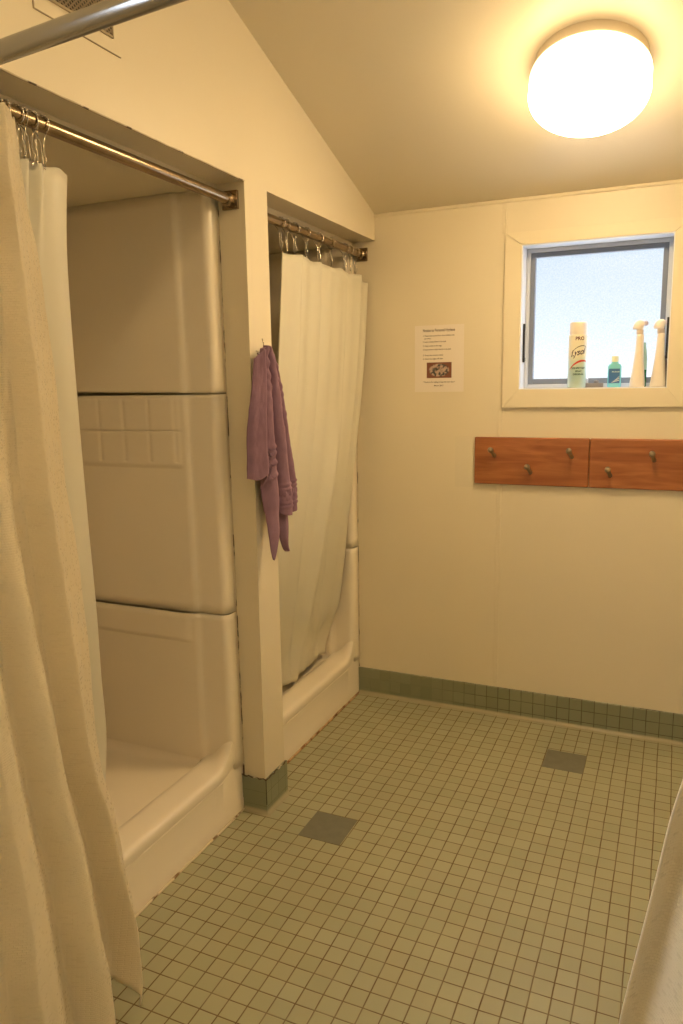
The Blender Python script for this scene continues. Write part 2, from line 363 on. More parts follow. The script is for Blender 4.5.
obj('crank_operator', bm, M_GREYP, w, bevel=.003)
bm = BX(.873, .893, .062, .075, WZ0 + .02, WZ0 + .042); obj('crank_handle', bm, M_VINYL, w, bevel=.003)

# added window beside the camera, out of frame, for the steel rod's highlight
w = tag(empty('added_window', (0, -3.06, 1.70)), kind='structure')
def ringx(bm, y0, y1, z0, z1, t, x0, x1):
    box(bm, x0, x1, y0, y0 + t, z0, z1); box(bm, x0, x1, y1 - t, y1, z0, z1); box(bm, x0, x1, y0 + t, y1 - t, z0, z0 + t); box(bm, x0, x1, y0 + t, y1 - t, z1 - t, z1)
    return bm
obj('added_frame', ringx(bmesh.new(), -3.48, -2.64, 1.34, 2.06, .022, -.098, -.055), M_VINYL, w)
obj('added_casing', ringx(bmesh.new(), -3.545, -2.575, 1.275, 2.125, .065, 0, .014), M_TRIM, w)

# coved tile base ------------------------------------------------
def cove(p0, p1, n, top=.126, thick=.008, rad=.015):
    """tile base: top edge, face, then a concave sweep on to the floor; from p0 to p1, n points into the room"""
    bm = bmesh.new(); prof = [(0, top), (thick - .002, top), (thick, top - .002)]
    for k in range(0, 9):
        a = PI / 2 * k / 8; prof.append((thick + rad - rad * math.cos(a), .0015 + rad - rad * math.sin(a)))
    prof.append((thick + rad + .006, .0004)); prof.append((0, .0004))
    a = Vector((p0[0], p0[1], 0)); nn = Vector((n[0], n[1], 0)); dd = Vector((p1[0] - p0[0], p1[1] - p0[1], 0))
    prism(bm, [a + nn * q[0] + Vector((0, 0, q[1])) for q in prof], dd); return bm
S('baseboard_back', cove((-RC, 0), (XR, 0), (0, -1)), M_BASE, auto=40)
S('baseboard_right', cove((XR, YN), (XR, 0), (-1, 0)), M_PBASE, auto=40)
# pillar wrap: jamb side and front side
bm = bmesh.new()
def pbase(top=.124, t=.008):
    prof = [(t, top), (t, .018)]
    for k in range(1, 7):
        a = PI / 2 * k / 6; prof.append((t + .012 - .012 * math.cos(a), .0012 + .017 - .017 * math.sin(a)))
    prof.append((t + .016, .0004)); rows = []
    for q, z in prof:
        rows.append([Vector((-RC + .003, YB - q, z)), Vector((q, YB - q, z)), Vector((q, YC + .006, z)), Vector((0.0, YC + .006, z))])
    rows.insert(0, [Vector((-RC + .003, YB, top)), Vector((0, YB, top)), Vector((0, YC + .0, top)), Vector((0, YC, top))])
    return rows
V = grid_from(bm, pbase())
S('baseboard_left', bm, M_PBASE, auto=40)
S('trim_3', tube(bmesh.new(), [(.009 + .002 * math.sin(k * 1.7), lerp(YB - .008, YC, k / 14), .126 + .003 * math.sin(k * 2.1)) for k in range(15)], .0022, 6), M_CRACK, smooth=True)
S('trim_4', tube(bmesh.new(), [(lerp(-RC + .004, .008, k / 12), YB - .009, .127 + .003 * math.sin(k * 1.9)) for k in range(13)], .0022, 6), M_CRACK, smooth=True)
S('trim_5', tube(bmesh.new(), [(.0085, YB - .0085, lerp(.035, .13, k / 6)) for k in range(7)], .0014, 6), M_DARK, smooth=True)
# caulk along the stalls
def bead(name, pts, r, m, wob=.0012, seg=7):
    out = []
    for i in range(len(pts) - 1):
        a, b2 = Vector(pts[i]), Vector(pts[i + 1]); k = max(2, int((b2 - a).length / .02))
        out += [a.lerp(b2, j / k) for j in range(k)]
    out.append(Vector(pts[-1]))
    out = [p + Vector(noise.noise_vector(p * 21)) * wob for p in out]
    rr = [r * (1 + .5 * noise.noise(p * 33)) for p in out]
    S(name, tube(bmesh.new(), out, rr, seg), m, smooth=True)
bead('trim_6', [(-RC + .016, YA, .002), (-RC + .016, YB, .002)], .0042, M_CAULK)
bead('trim_7', [(-RC + .003, YC, .002), (-RC + .003, -.002, .002)], .0045, M_RUST)
bead('trim_8', [(-RC + .015, YB - .002, .01), (-RC + .002, YB - .002, 2.03)], .0028, M_CRACK)
bead('trim_9', [(-RC + .002, -.002, .13), (-RC + .002, -.002, 2.03)], .0022, M_CRACK)
bead('trim_10', [(.0, YA, HH), (.0, YB, HH)], .0022, M_CHIP)
bead('trim_11', [(.0, YC, HH), (.0, -.002, HH)], .0016, M_WALL)

# drain cover plates in the floor
for i, (x, y, lab) in enumerate(((.162, -1.1557, 'dark grey square tile in the floor in front of the pillar'), (.826, -.402, 'dark grey square tile in the floor near the back wall, below the peg rails'))):
    tag(obj('square_floor_tile', BX(x, x + .150, y, y + .150, -.002, .0012), M_SLATE, bevel=.001), lab, 'floor tile')

# ------------------------------------------------------------------ shower stalls
def stall(y0, y1, label, lean=0.0):
    def shear(bm):
        for v in bm.verts: v.co.x += lean * (2.03 - v.co.z) / 2.03
        return bm
    Wd = y1 - y0
    root = tag(empty('shower_stall', (-RC, (y0 + y1) / 2, 0)), label, 'shower stall')
    # plan path of the right half (x into the wall, distance from the right end), mirrored afterwards
    P = [(0, .003, 0), (0, .022, 0), (0, .036, 0)]
    for k in range(1, 9):
        a = PI / 2 * k / 8; P.append((-.022 * (1 - math.cos(a)), .036 + .022 * math.sin(a), 0))
    P += [(-.035, .058, 0), (-.060, .058, 0), (-.085, .058, 0), (-.100, .059, 0), (-.106, .063, 0), (-.112, .069, 0), (-.120, .071, 0)]
    for k in range(1, 101): P.append((-.120 - .54 * k / 100, .071, smooth01(k / 6) * smooth01((100 - k) / 6)))
    for k in range(1, 9):
        a = PI / 2 * k / 8; P.append((-.66 - .07 * math.sin(a), .071 + .07 * (1 - math.cos(a)), 0))
    half = [(x, y1 - dd_, f, 0) for x, dd_, f in P]
    back = []
    n_ = 24
    for k in range(1, n_): back.append((-.73, lerp(y1 - .141, y0 + .141, k / n_), smooth01(k / 1.5) * smooth01((n_ - k) / 1.5), 1))
    path = half + back + [(x, y0 + (y1 - y), f, 2) for x, y, f, s_ in reversed(half)]
    def nrm(s_): return {0: Vector((0, -1, 0)), 1: Vector((1, 0, 0)), 2: Vector((0, 1, 0))}[s_]
    def panel(name, zs, off, tilt=0, z_lip=.004):
        rows = []
        for z in zs:
            r = []
            for x, y, f, s_ in path:
                p = Vector((-RC + x, y, z)) + nrm(s_) * (f * off(z, x, y, s_))
                if tilt and z < zs[0] + .03: p.z += tilt * min(1, abs(x) / .6)
                r.append(p)
            rows.append(r)
        bm = bmesh.new()
        # rolled edges: top and bottom turn back behind the surface
        grid_from(bm, rows)
        o = obj(name, shear(bm), M_FIBER, root, auto=50)
        so = o.modifiers.new('thickness', 'SOLIDIFY'); so.thickness = .004; so.offset = -1
        return o
    def zs(a, b, n): return [lerp(a, b, k / n) for k in range(n + 1)]
    # bottom panel: recessed field below a ledge line at z = .62
    def off_low(z, x, y, s_): return .009 * smooth01((z - .610) / .018)
    panel('lower_panel', zs(.170, .60, 14) + zs(.605, .64, 12) + zs(.65, .7145, 3), off_low)
    # middle panel: ledge at 1.205, groove at 1.318, moulded tile joints above
    def off_mid(z, x, y, s_):
        o_ = .008 * smooth01((z - 1.196) / .016)
        o_ -= .0035 * math.exp(-((z - 1.318) / .004) ** 2)
        u = (x + .146) if s_ != 1 else (y - y0)
        if z > 1.215:
            q = abs(((u / .102) + .5) % 1 - .5) * .102
            o_ -= .0032 * math.exp(-(q / .006) ** 2)
        return o_
    panel('middle_panel', zs(.7180, 1.19, 14) + zs(1.193, 1.22, 10) + zs(1.23, 1.305, 5) + zs(1.308, 1.328, 9) + zs(1.335, 1.4330, 6), off_mid)
    panel('upper_panel', [1.4370, 1.446] + zs(1.47, 2.00, 14) + [2.0385], lambda z, x, y, s_: 0, tilt=.009)
    # pan: curb lofted along y with a fillet at each end, plus floor with coved edges
    prof = [(-.012, .0), (0, .0), (0, .040), (-.002, .044), (-.002, .156), (-.0045, .159), (-.0045, .163), (.0005, .166), (.001, .176), (.000, .186), (-.003, .193), (-.010, .198), (-.020, .200), (-.032, .2003), (-.044, .2004), (-.055, .2005), (-.072, .2003), (-.090, .200), (-.106, .197), (-.116, .189), (-.122, .172), (-.126, .150)]
    R = .105; ys = []
    base = [0, .002, .008, .02, .035]
    ts = [.0] + [.003, .022, .036, .048] + [.058 + R * k / 12 for k in range(13)]
    ts = sorted(ts)
    ys = [y0 + t_ for t_ in ts] + [lerp(y0 + .16, y1 - .16, k / 14) for k in range(15)] + [y1 - t_ for t_ in reversed(ts)]
    rows = []
    for y in ys:
        dd_ = min(y - y0, y1 - y) - .058
        if dd_ < R:
            q = R - max(dd_, .004); f = R - math.sqrt(max(R * R - q * q, 0))
        else: f = 0
        row = []
        for x, z in prof:
            lift = f * smooth01((z - .145) / .05) if z > .145 else 0
            fr = 1 if x > -.10 else .35
            row.append(Vector((-RC + x, y, z + lift * lerp(1, .12, smooth01((-x - .012) / .085)))))
        rows.append(row)
    bm = bmesh.new(); grid_from(bm, rows)
    xs = [-.124, -.13, -.14, -.155, -.17, -.25, -.35, -.45, -.55, -.62, -.66, -.685, -.70, -.712, -.72, -.727, -.73]
    yy = [.071, .074, .08, .09, .10, .115, .16, .25, .36]; yy = [y0 + a for a in yy] + [(y0 + y1) / 2] + [y1 - a for a in reversed(yy)]
    def cv(dist, r_=.04): return 0 if dist >= r_ else r_ - math.sqrt(max(0, r_ * r_ - (r_ - dist) ** 2))
    rows = []
    for x in xs:
        rows.append([Vector((-RC + x, y, .172 + min(.045, cv(y - (y0 + .071)) + cv((y1 - .071) - y) + cv(x + .73)))) for y in yy])
    grid_from(bm, rows)
    obj('shower_pan', shear(bm), M_FIBER, root, auto=35)
    # drain in the pan
    bm = lathe(bmesh.new(), [(.045, 0), (.045, .003), (.040, .004), (.0, .004)], (-RC - .42, (y0 + y1) / 2, .1715), seg=28)
    obj('drain', bm, M_CHROME, root, smooth=True)
    return root
stall(YA + .002, YB - .002, 'cream fibreglass shower stall with open curtain, nearest on the left', .013)
stall(YC + .002, -.003, 'cream fibreglass shower stall behind the drawn vinyl curtain, beside the back wall')

# ------------------------------------------------------------------ rods
def rod(a, b, r, m, label, flange_a=True, flange_b=True, round_flange=False):
    a, b = Vector(a), Vector(b)
    root = tag(empty('curtain_rod', a), label, 'curtain rod')
    dd = (b - a).normalized()
    obj('rod_tube', lathe(bmesh.new(), [(r, .004), (r, (b - a).length - .004)], a, dd, 28), m, root, auto=40)
    for p, s_, on in ((a, 1, flange_a), (b, -1, flange_b)):
        if not on: continue
        bm = bmesh.new(); h = .027
        e1 = Vector((dd.y, -dd.x, 0)).normalized(); q = p + dd * s_ * .0005
        sq = [q + e1 * (sx_ * h) + Vector((0, 0, sz * h)) for sx_, sz in ((-1, -1), (1, -1), (1, 1), (-1, 1))]
        prism(bm, sq, dd * s_ * .010)
        lathe(bm, [(r + .0055, .0), (r + .0055, .020), (r + .001, .024)], p + dd * s_ * .009, dd * s_, 24)
        for sx_, sz in ((-1, 1), (1, -1)): lathe(bm, [(.003, 0), (.003, .002), (0, .003)], q + dd * s_ * .010 + e1 * sx_ * .021 + Vector((0, 0, sz * .021)), dd * s_, 10)
        obj('mounting_flange', bm, m, root, bevel=.0025, auto=40)
    return root
RX = -.047; RZ = 2.014
rod((RX, YA, RZ), (RX, YB, RZ), .0155, M_BRONZE, 'tarnished brass-toned curtain rod across the near shower opening')
rod((-.060, YC, 2.012), (-.060, 0, 2.012), .0150, M_BRONZE, 'dark tarnished curtain rod over the far shower opening, ending at the back wall')
rod((.0, -2.131, 2.0), (XR, -2.318, 2.0), .0165, M_CHROME, 'polished steel curtain rod crossing the room in the top left foreground')

# ------------------------------------------------------------------ hooks
def hook_mesh(r=.020, drop=.088):
    bm = bmesh.new(); pts = []
    for k in range(15):
        a = math.radians(lerp(-55, 235, k / 14)); pts.append((r * math.cos(a), 0, r * math.sin(a)))
    lft = [(-.0035, 0, -.034), (-.0025, .001, -drop + .008), (0, .002, -drop), (.003, .002, -drop + .010)]
    pts = pts + lft
    tube(bm, pts, .0014, 6)
    tube(bm, [(r * .57, 0, -r * .8), (.0035, 0, -.034), (.003, -.001, -.055), (.009, -.002, -.070), (.004, -.003, -.082), (-.003, -.003, -.078)], .0011, 6)
    lathe(bm, [(0, -.0025), (.0025, 0), (0, .0025)], (0, .002, -drop), (0, 0, 1), 8)
    for k in range(5):
        a = math.radians(30 + 30 * k); lathe(bm, [(.0025, -.002), (.0032, 0), (.0025, .002)], (r * math.cos(a), 0, r * math.sin(a)), (-math.sin(a), 0, math.cos(a)), 8)
    me = bpy.data.meshes.new('curtain_hook'); bmesh.ops.recalc_face_normals(bm, faces=bm.faces); bm.to_mesh(me); bm.free(); me.materials.append(M_WIRE)
    for p in me.polygons: p.use_smooth = True
    return me
HM = hook_mesh()
ORD = ['first', 'second', 'third', 'fourth', 'fifth', 'sixth', 'seventh', 'eighth', 'ninth', 'tenth']
def hooks(x, z, ys, rots, fmt, group):
    for i, (y, r_) in enumerate(zip(ys, rots)):
        o = bpy.data.objects.new('curtain_hook', HM); COL.objects.link(o); o.location = (x, y, z); o.rotation_euler = (0, 0, math.radians(r_))
        tag(o, fmt % ORD[i], 'curtain hook', group)
hooks(-.060, 2.0105, [-.745, -.700, -.640, -.545, -.440, -.325, -.190, -.130, -.078], [8, -20, 25, -8, 30, -12, 14, -28, 10],
      'wire curtain hook on the far shower rod, %s from the pillar', 'hooks holding the vinyl curtain on the far rod')
hooks(RX, 2.0120, [-1.835, -1.852, -1.868, -1.885, -1.905, -1.928, -1.955, -1.985], [12, -25, 30, -10, 22, -16, 5, 10],
      'wire curtain hook bunched on the near shower rod, %s from the open end', 'hooks bunched on the near rod')

# ------------------------------------------------------------------ curtains
def cloth(name, m, tab, relief, nu, nv, label, cat, top_f=None, bot_f=None, thick=.0012, uvs=(1.0, 2.0), hem=None):
    """tab: rows by z of (x_start, y_start, x_end, y_end); relief(u, z) pushes the cloth sideways"""
    tab = sorted(tab); z0, z1 = tab[0][0], tab[-1][0]
    bm = bmesh.new(); uvl = bm.loops.layers.uv.new('UVMap'); rows = []; info = {}
    for j in range(nv + 1):
        row = []
        for i in range(nu + 1):
            u = i / nu; zb = bot_f(u) if bot_f else z0; zt = top_f(u) if top_f else z1
            z = lerp(zb, zt, j / nv)
            xs_, ys_, xe, ye = interp(tab, z)
            a = Vector((xs_, ys_, 0)); b2 = Vector((xe, ye, 0)); t_ = (b2 - a); nn = Vector((-t_.y, t_.x, 0)).normalized()
            dn, dt = relief(u, z)
            p = a.lerp(b2, u) + nn * dn + t_ * dt; p.z = z
            row.append(p)
        rows.append(row)
    V = grid_from(bm, rows)
    idx = {V[j][i]: (i / nu * uvs[0], rows[j][i].z * 1.0) for j in range(nv + 1) for i in range(nu + 1)}
    for f in bm.faces:
        for lp in f.loops: lp[uvl].uv = idx[lp.vert]
    o = obj(name, bm, m, smooth=True)
    so = o.modifiers.new('thickness', 'SOLIDIFY'); so.thickness = thick; so.offset = 0
    return tag(o, label, cat)

# far vinyl curtain (in front of the far stall, tucked inside its curb); start = left end, end = right end
tab2 = [(1.94, (-.060, -.715, -.028, -.008)), (1.62, (-.062, -.755, -.034, -.040)), (1.39, (-.065, -.79, -.045, -.066)), (1.1, (-.085, -.83, -.062, -.112)),
        (.86, (-.115, -.86, -.090, -.125)), (.66, (-.150, -.86, -.120, -.112)), (.46, (-.190, -.84, -.165, -.100)), (.33, (-.222, -.82, -.205, -.092)), (.18, (-.229, -.79, -.227, -.092))]
def rel2(u, z):
    k = smooth01((z - .3) / 1.4); low = 1 - smooth01((z - .25) / .55)
    d_ = .010 * math.sin(u * 2 * PI * 3.2 + .6) * (.35 + .65 * k) + .006 * math.sin(u * 2 * PI * 7.3 + z * .8) * k
    # fold-over panels near the top: crisp pleats
    d_ *= .5; BR = [0, .17, .40, .72, .88, 1.0]; sh = (1.9 - z) * .03; uu = u - sh * math.sin(u * PI)
    for q in range(5):
        a_, b_ = BR[q], BR[q + 1]
        if a_ <= uu <= b_ or (q == 0 and uu < 0):
            t_ = (uu - a_) / (b_ - a_); d_ += (.018 * (.5 - t_) * smooth01((1 - t_) / .06) * smooth01(t_ / .04 + .2)) * (.35 + .65 * k)
    d_ *= min(1, (1 - u) / .04 + .1)
    # long diagonal sweep gathered towards the bottom centre, plus crumples
    s_ = u - .62 + (z - .9) * -.16
    d_ += -.032 * math.exp(-(s_ / .06) ** 2) * smooth01((1.5 - z) / .5)
    d_ += .030 * math.exp(-((u - .35 - (z - .6) * .18) / .12) ** 2) * low
    pz = Vector((u * 5, z * 3.5, 1.7)); d_ += .030 * low * (noise.noise(pz) + .5 * noise.noise(pz * 2.3))
    d_ -= .025 * low * math.exp(-((u - .18 + (z - .4) * .25) / .035) ** 2)
    return d_, 0
cloth('shower_curtain', M_LINER, tab2, rel2, 150, 90, 'smooth cream vinyl shower curtain drawn across the far stall', 'shower curtain',
      top_f=lambda u: 1.922 - .014 * u - .004 * math.sin(u * 2 * PI * 4.4) - .014 * smooth01((u - .9) / .04), bot_f=lambda u: .209 + .003 * math.sin(u * 9))

# near liner (inside the near stall); start = free right edge
tab1 = [(1.965, (-.05, -1.760, -.04, -1.985)), (1.76, (-.06, -1.772, -.05, -1.99)), (1.44, (-.080, -1.752, -.08, -1.99)), (1.12, (-.11, -1.714, -.11, -1.99)),
        (.88, (-.14, -1.675, -.16, -1.99)), (.67, (-.18, -1.632, -.20, -1.98)), (.50, (-.215, -1.590, -.23, -1.96)), (.38, (-.230, -1.585, -.245, -1.94)), (.24, (-.240, -1.60, -.25, -1.92))]
def rel1(u, z):
    k = smooth01((z - .2) / 1.5)
    d_ = .006 * math.sin(u * 2 * PI * 1.5) + .016 * smooth01((u - .34) / .2) * math.sin((u - .3) * 2 * PI * 4.2) * (1 - .5 * k)
    if z > 1.7: d_ += .010 * smooth01((z - 1.7) / .2) * math.sin(u * 2 * PI * 6) * smooth01((u - .3) / .1)
    return d_, 0
cloth('curtain_liner', M_LINER, tab1, rel1, 90, 60, 'plain cream vinyl liner hanging inside the near stall behind the woven curtain', 'curtain liner',
      top_f=lambda u: 1.932 - .003 * math.cos(u * 20), bot_f=lambda u: .25)

# near woven curtain; start = right edge, end = far left, off frame
tabw = [(1.985, (.004, -1.958, .012, -2.075)), (1.83, (.012, -1.952, .030, -2.12)), (1.74, (.022, -1.946, .044, -2.145)), (1.62, (.030, -1.942, .060, -2.18)), (1.463, (.040, -1.938, .075, -2.22)),
        (1.262, (.050, -1.945, .100, -2.27)), (1.075, (.060, -1.932, .115, -2.32)), (.64, (.082, -1.938, .15, -2.42)), (.53, (.090, -1.921, .16, -2.44)), (.36, (.105, -1.910, .175, -2.47)),
        (.20, (.110, -1.892, .185, -2.49)), (.08, (.122, -1.903, .19, -2.50)), (.02, (.130, -1.925, .19, -2.50))]
US = [(.03, (.045,)), (.30, (.065,)), (.60, (.115,)), (1.05, (.24,)), (1.5, (.36,)), (1.75, (.45,)), (1.99, (.55,))]
UF = [(.03, (.36,)), (.35, (.385,)), (.60, (.42,)), (.8, (.50,)), (1.05, (.64,)), (1.3, (.82,)), (1.6, (1.02,)), (1.99, (1.3,))]
def relw(u, z):
    low = 1 - smooth01((z - .2) / 1.75); us = interp(US, z)[0]; uf = interp(UF, z)[0]; h = .35 + .65 * low
    if u < us:                                   # hemmed front flap
        t = u / us; d_ = lerp(0, .026 + .012 * (1 - low), t ** .8)
    elif u < uf:                                 # valley behind the flap, then the first hump
        t = (u - us) / (uf - us); top_ = .026 + .012 * (1 - low)
        d_ = top_ - (.030 + .040 * h) * smooth01(t / .10) if t < .10 else top_ - (.030 + .040 * h) + (.095 * h + .01) * smooth01((t - .22) / .66)
        if t > .90: d_ -= 0.012 * ((t - .9) / .1) ** 2
    else:                                        # second surface, a ridge in its middle, then a third
        t = (u - uf); end1 = .026 + .012 * (1 - low) - (.030 + .040 * h) + (.095 * h + .01) - .012
        d_ = end1 - .050 * h * smooth01(t / .035) + .060 * h * smooth01((t - .035) / .17) - .052 * h * smooth01((t - .26) / .05) + .05 * h * smooth01((t - .33) / .15)
    pz = Vector((u * 9, z * 6, .3)); d_ += .0035 * noise.noise(pz) + .0022 * noise.noise(pz * 2.7)
    d_ += .004 * low * math.exp(-((z - .62 - .5 * (u - .3)) / .02) ** 2) * math.exp(-((u - .28) / .06) ** 2)
    return d_, 0
def flap_bot(u):
    if u < .03: return .022 + .080 * (1 - u / .03) ** 1.3
    if u < .11: return lerp(.022, .125, ((u - .03) / .08) ** .8)
    return lerp(.125, .030, smooth01((u - .11) / .04)) + .004 * math.sin(u * 30)
wc = cloth('woven_curtain', M_CURT, tabw, relw, 220, 150, 'cream basket-weave fabric shower curtain gathered at the left edge', 'shower curtain',
      top_f=lambda u: 1.985 - .012 * math.sin(min(u, .3) / .3 * PI), bot_f=flap_bot, thick=.002, uvs=(.9, 1))

# right foreground curtain, hung on the room rod
def rod3y(x): return -2.131 - .1005 * x
tabr = [(1.955, (1.44, rod3y(1.44), 1.80, rod3y(1.80))), (1.6, (1.375, -2.262, 1.80, -2.31)), (1.2, (1.303, -2.24, 1.80, -2.30)), (.95, (1.248, -2.225, 1.79, -2.29)), (.84, (1.232, -2.215, 1.79, -2.29)),
        (.72, (1.214, -2.21, 1.78, -2.29)), (.60, (1.197, -2.205, 1.78, -2.29)), (.40, (1.180, -2.20, 1.77, -2.29)), (.06, (1.165, -2.20, 1.76, -2.29))]
def relr(u, z):
    return .028 * math.sin(u * 2 * PI * 4.5 + .4) * (.45 + .55 * smooth01((2 - z) / 1)) * smooth01(u / .03 + .3) + .003 * noise.noise(Vector((u * 9, z * 6, 2))), 0
cloth('woven_curtain', M_CURT, tabr, relr, 140, 80, 'cream woven curtain whose edge shows in the lower right corner of the foreground', 'shower curtain', top_f=lambda u: 1.952, bot_f=lambda u: .05, thick=.002, uvs=(.9, 1))
HM2 = HM
for i in range(5):
    x = 1.47 + .075 * i
    o = bpy.data.objects.new('curtain_hook', HM2); COL.objects.link(o); o.location = (x, rod3y(x), 1.9985); o.rotation_euler = (0, 0, PI / 2 - .1)
    tag(o, 'wire curtain hook on the polished room rod, %s from the curtain edge' % ORD[i], 'curtain hook', 'hooks on the room rod')

# ------------------------------------------------------------------ towel and its hook
hk = tag(empty('wall_hook', (0, -1.055, 1.585)), 'small metal hook on the pillar front carrying the purple towel', 'hook')
bm = lathe(bmesh.new(), [(.006, 0), (.006, .002), (.004, .003)], (0, -1.032, 1.560), (1, 0, 0), 16); obj('backplate', bm, M_WIRE, hk, smooth=True)
bm = tube(bmesh.new(), [(.002, -1.045, 1.566), (.014, -1.045, 1.562), (.024, -1.045, 1.562), (.030, -1.045, 1.572), (.031, -1.047, 1.588), (.028, -1.050, 1.603)], .0018, 8); obj('hook_arm', bm, M_WIRE, hk, smooth=True)

M_TOWEL = mat('mauve_terry', (.235, .140, .215), .95, bump=.9, bscale=420, var=.10, vscale=25, spec=.15)
n, l, b = nodes(M_TOWEL); b.inputs['Sheen Weight'].default_value = .5; b.inputs['Sheen Roughness'].default_value = .6; b.inputs['Sheen Tint'].default_value = (.7, .45, .5, 1)
tt = [(1.577, (-1.072, -1.022)), (1.562, (-1.092, -.995)), (1.53, (-1.100, -.978)), (1.485, (-1.106, -.958)), (1.42, (-1.118, -.935)), (1.375, (-1.130, -.922)), (1.28, (-1.142, -.890)), (1.15, (-1.148, -.856)), (1.04, (-1.165, -.852)), (.90, (-1.195, -.852))]
# across the towel: (u, depth from wall, dy shift); overlapping flaps make the crisp fold edges
TP = [(0.0, .014), (.05, .030), (.12, .040), (.19, .050), (.235, .054), (.258, .042), (.268, .022), (.29, .026), (.34, .044), (.40, .054), (.45, .052), (.485, .040), (.500, .022), (.52, .028), (.56, .052), (.62, .064), (.69, .060), (.75, .044), (.785, .024), (.81, .036), (.86, .048), (.91, .042), (.96, .026), (1.0, .012)]
TPT = [(a, (b_,)) for a, b_ in TP]
HEM = [(0, (1.172,)), (.12, (1.165,)), (.245, (1.185,)), (.262, (1.150,)), (.30, (1.05,)), (.36, (.900,)), (.40, (.925,)), (.46, (1.005,)), (.50, (1.055,)), (.56, (1.035,)), (.64, (1.030,)), (.78, (1.028,)), (.97, (1.045,)), (1, (1.06,))]
bm = bmesh.new(); rows = []; NU, NV = 130, 150
for j in range(NV + 1):
    row = []
    for i in range(NU + 1):
        u = i / NU; hem = interp(HEM, u)[0] if u > .25 else interp(HEM[:3], u)[0]
        if .25 < u <= .30: hem = lerp(1.17, 1.05, smooth01((u - .25) / .05))
        v = j / NV; ztop = 1.582 - .042 * (abs(u - .50) * 2) ** 1.8
        z = lerp(hem, ztop, v)
        yl, yr = interp(sorted(tt), z)
        dp = interp(TPT, u)[0]
        top = smooth01((z - 1.30) / .28)
        dp = lerp(dp, .036 + (dp - .036) * .55, top)
        wob = .012 * math.sin(z * 8 + 1) * (1 - top) * math.sin(u * PI)
        y = lerp(yl, yr, u) + wob
        # squashed pinch creases near the hook
        dp += .0035 * top * math.sin(z * 150 + u * 9 + 3 * noise.noise(Vector((u * 4, z * 14, 1)))) * math.exp(-((u - .45) / .16) ** 2)
        # decorative border: three raised ribs crossing the folds on a slant
        zz = z - .05 * math.sin(u * 9)
        for c in (1.255, 1.235, 1.205, 1.165):
            if .28 < u < .49: dp += .0065 * math.exp(-((z - c - .12 * (u - .36)) / .0045) ** 2)
        if u >= .51:
            for c in (1.135, 1.120, 1.075, 1.062): dp += .0050 * math.exp(-((z - c - .02 * (u - .7)) / .004) ** 2)
            if 1.082 < z < 1.114: dp += .0045 * (1 if (math.sin(u * 75) * math.sin((z - 1.08) * 190) > .1) else 0)
        for c in (1.50, 1.435, 1.41, 1.345):
            if .68 < u < .93: dp += .0032 * math.exp(-((z - c - .25 * (u - .8)) / .006) ** 2)
        pz = Vector((u * 6, z * 9, 5.1)); dp += .004 * noise.noise(pz) + .0015 * noise.noise(pz * 4)
        row.append(Vector((max(dp, .008), y, z)))
    rows.append(row)
grid_from(bm, rows)
# rear layers that show as pointed tips below the front folds
def tip(bm, y0, y1, ztop, ztip, ytip, x0, bend):
    R_ = []
    for j in range(25):
        v = j / 24; z = lerp(ztip, ztop, v); wl_ = lerp(ytip - .003, y0, v ** .7); wr_ = lerp(ytip + .003, y1, v ** .7)
        R_.append([Vector((x0 + .014 * math.sin(k / 10 * PI) + bend * v + .003 * math.sin(z * 40), lerp(wl_, wr_, k / 10), z)) for k in range(11)])
    grid_from(bm, R_)
tip(bm, -1.03, -.895, 1.12, .893, -.905, .014, .004)
to = obj('purple_towel', bm, M_TOWEL, smooth=True)
so = to.modifiers.new('thickness', 'SOLIDIFY'); so.thickness = .006; so.offset = 0
tag(to, 'purple terry towel hanging folded from the hook on the pillar', 'towel')

# ------------------------------------------------------------------ peg rails
def peg_rail(x0, x1, pegs, label):
    z0, z1 = 1.033, 1.231; root = tag(empty('peg_rail', ((x0 + x1) / 2, 0, z0)), label, 'peg rail')
    bm = BX(x0, x1, -.018, -.0005, z0, z1)
    obj('plank', bm, M_WOOD, root, bevel=.005)
    for x, z in pegs:
        bm = lathe(bmesh.new(), [(.0085, -.003), (.0080, .012), (.0070, .030), (.0072, .038), (.0105, .046), (.0118, .053), (.0105, .060), (.006, .0645), (0, .0655)], (x + .012, -.018, z - .026), (-.12, -.86, .50), 20)
        obj('peg', bm, M_PEG, root, smooth=True)
    return root
peg_rail(.452, .9165, [(.525, 1.180), (.676, 1.114), (.838, 1.182)], 'orange-stained wooden peg rail with three pegs, the left of two below the window')
peg_rail(.918, 1.381, [(.987, 1.112), (1.145, 1.177), (1.296, 1.112)], 'orange-stained wooden peg rail running out of frame, the right of two below the window')
bm = BX(.3635, .4515, -.0006, 0, 1.014, 1.232)
M_TAPE = mat('clear_tape_film', (.80, .725, .56), .22)
tag(obj('tape_sheet', bm, M_TAPE), 'glossy clear patch stuck to the wall left of the peg rails', 'tape')

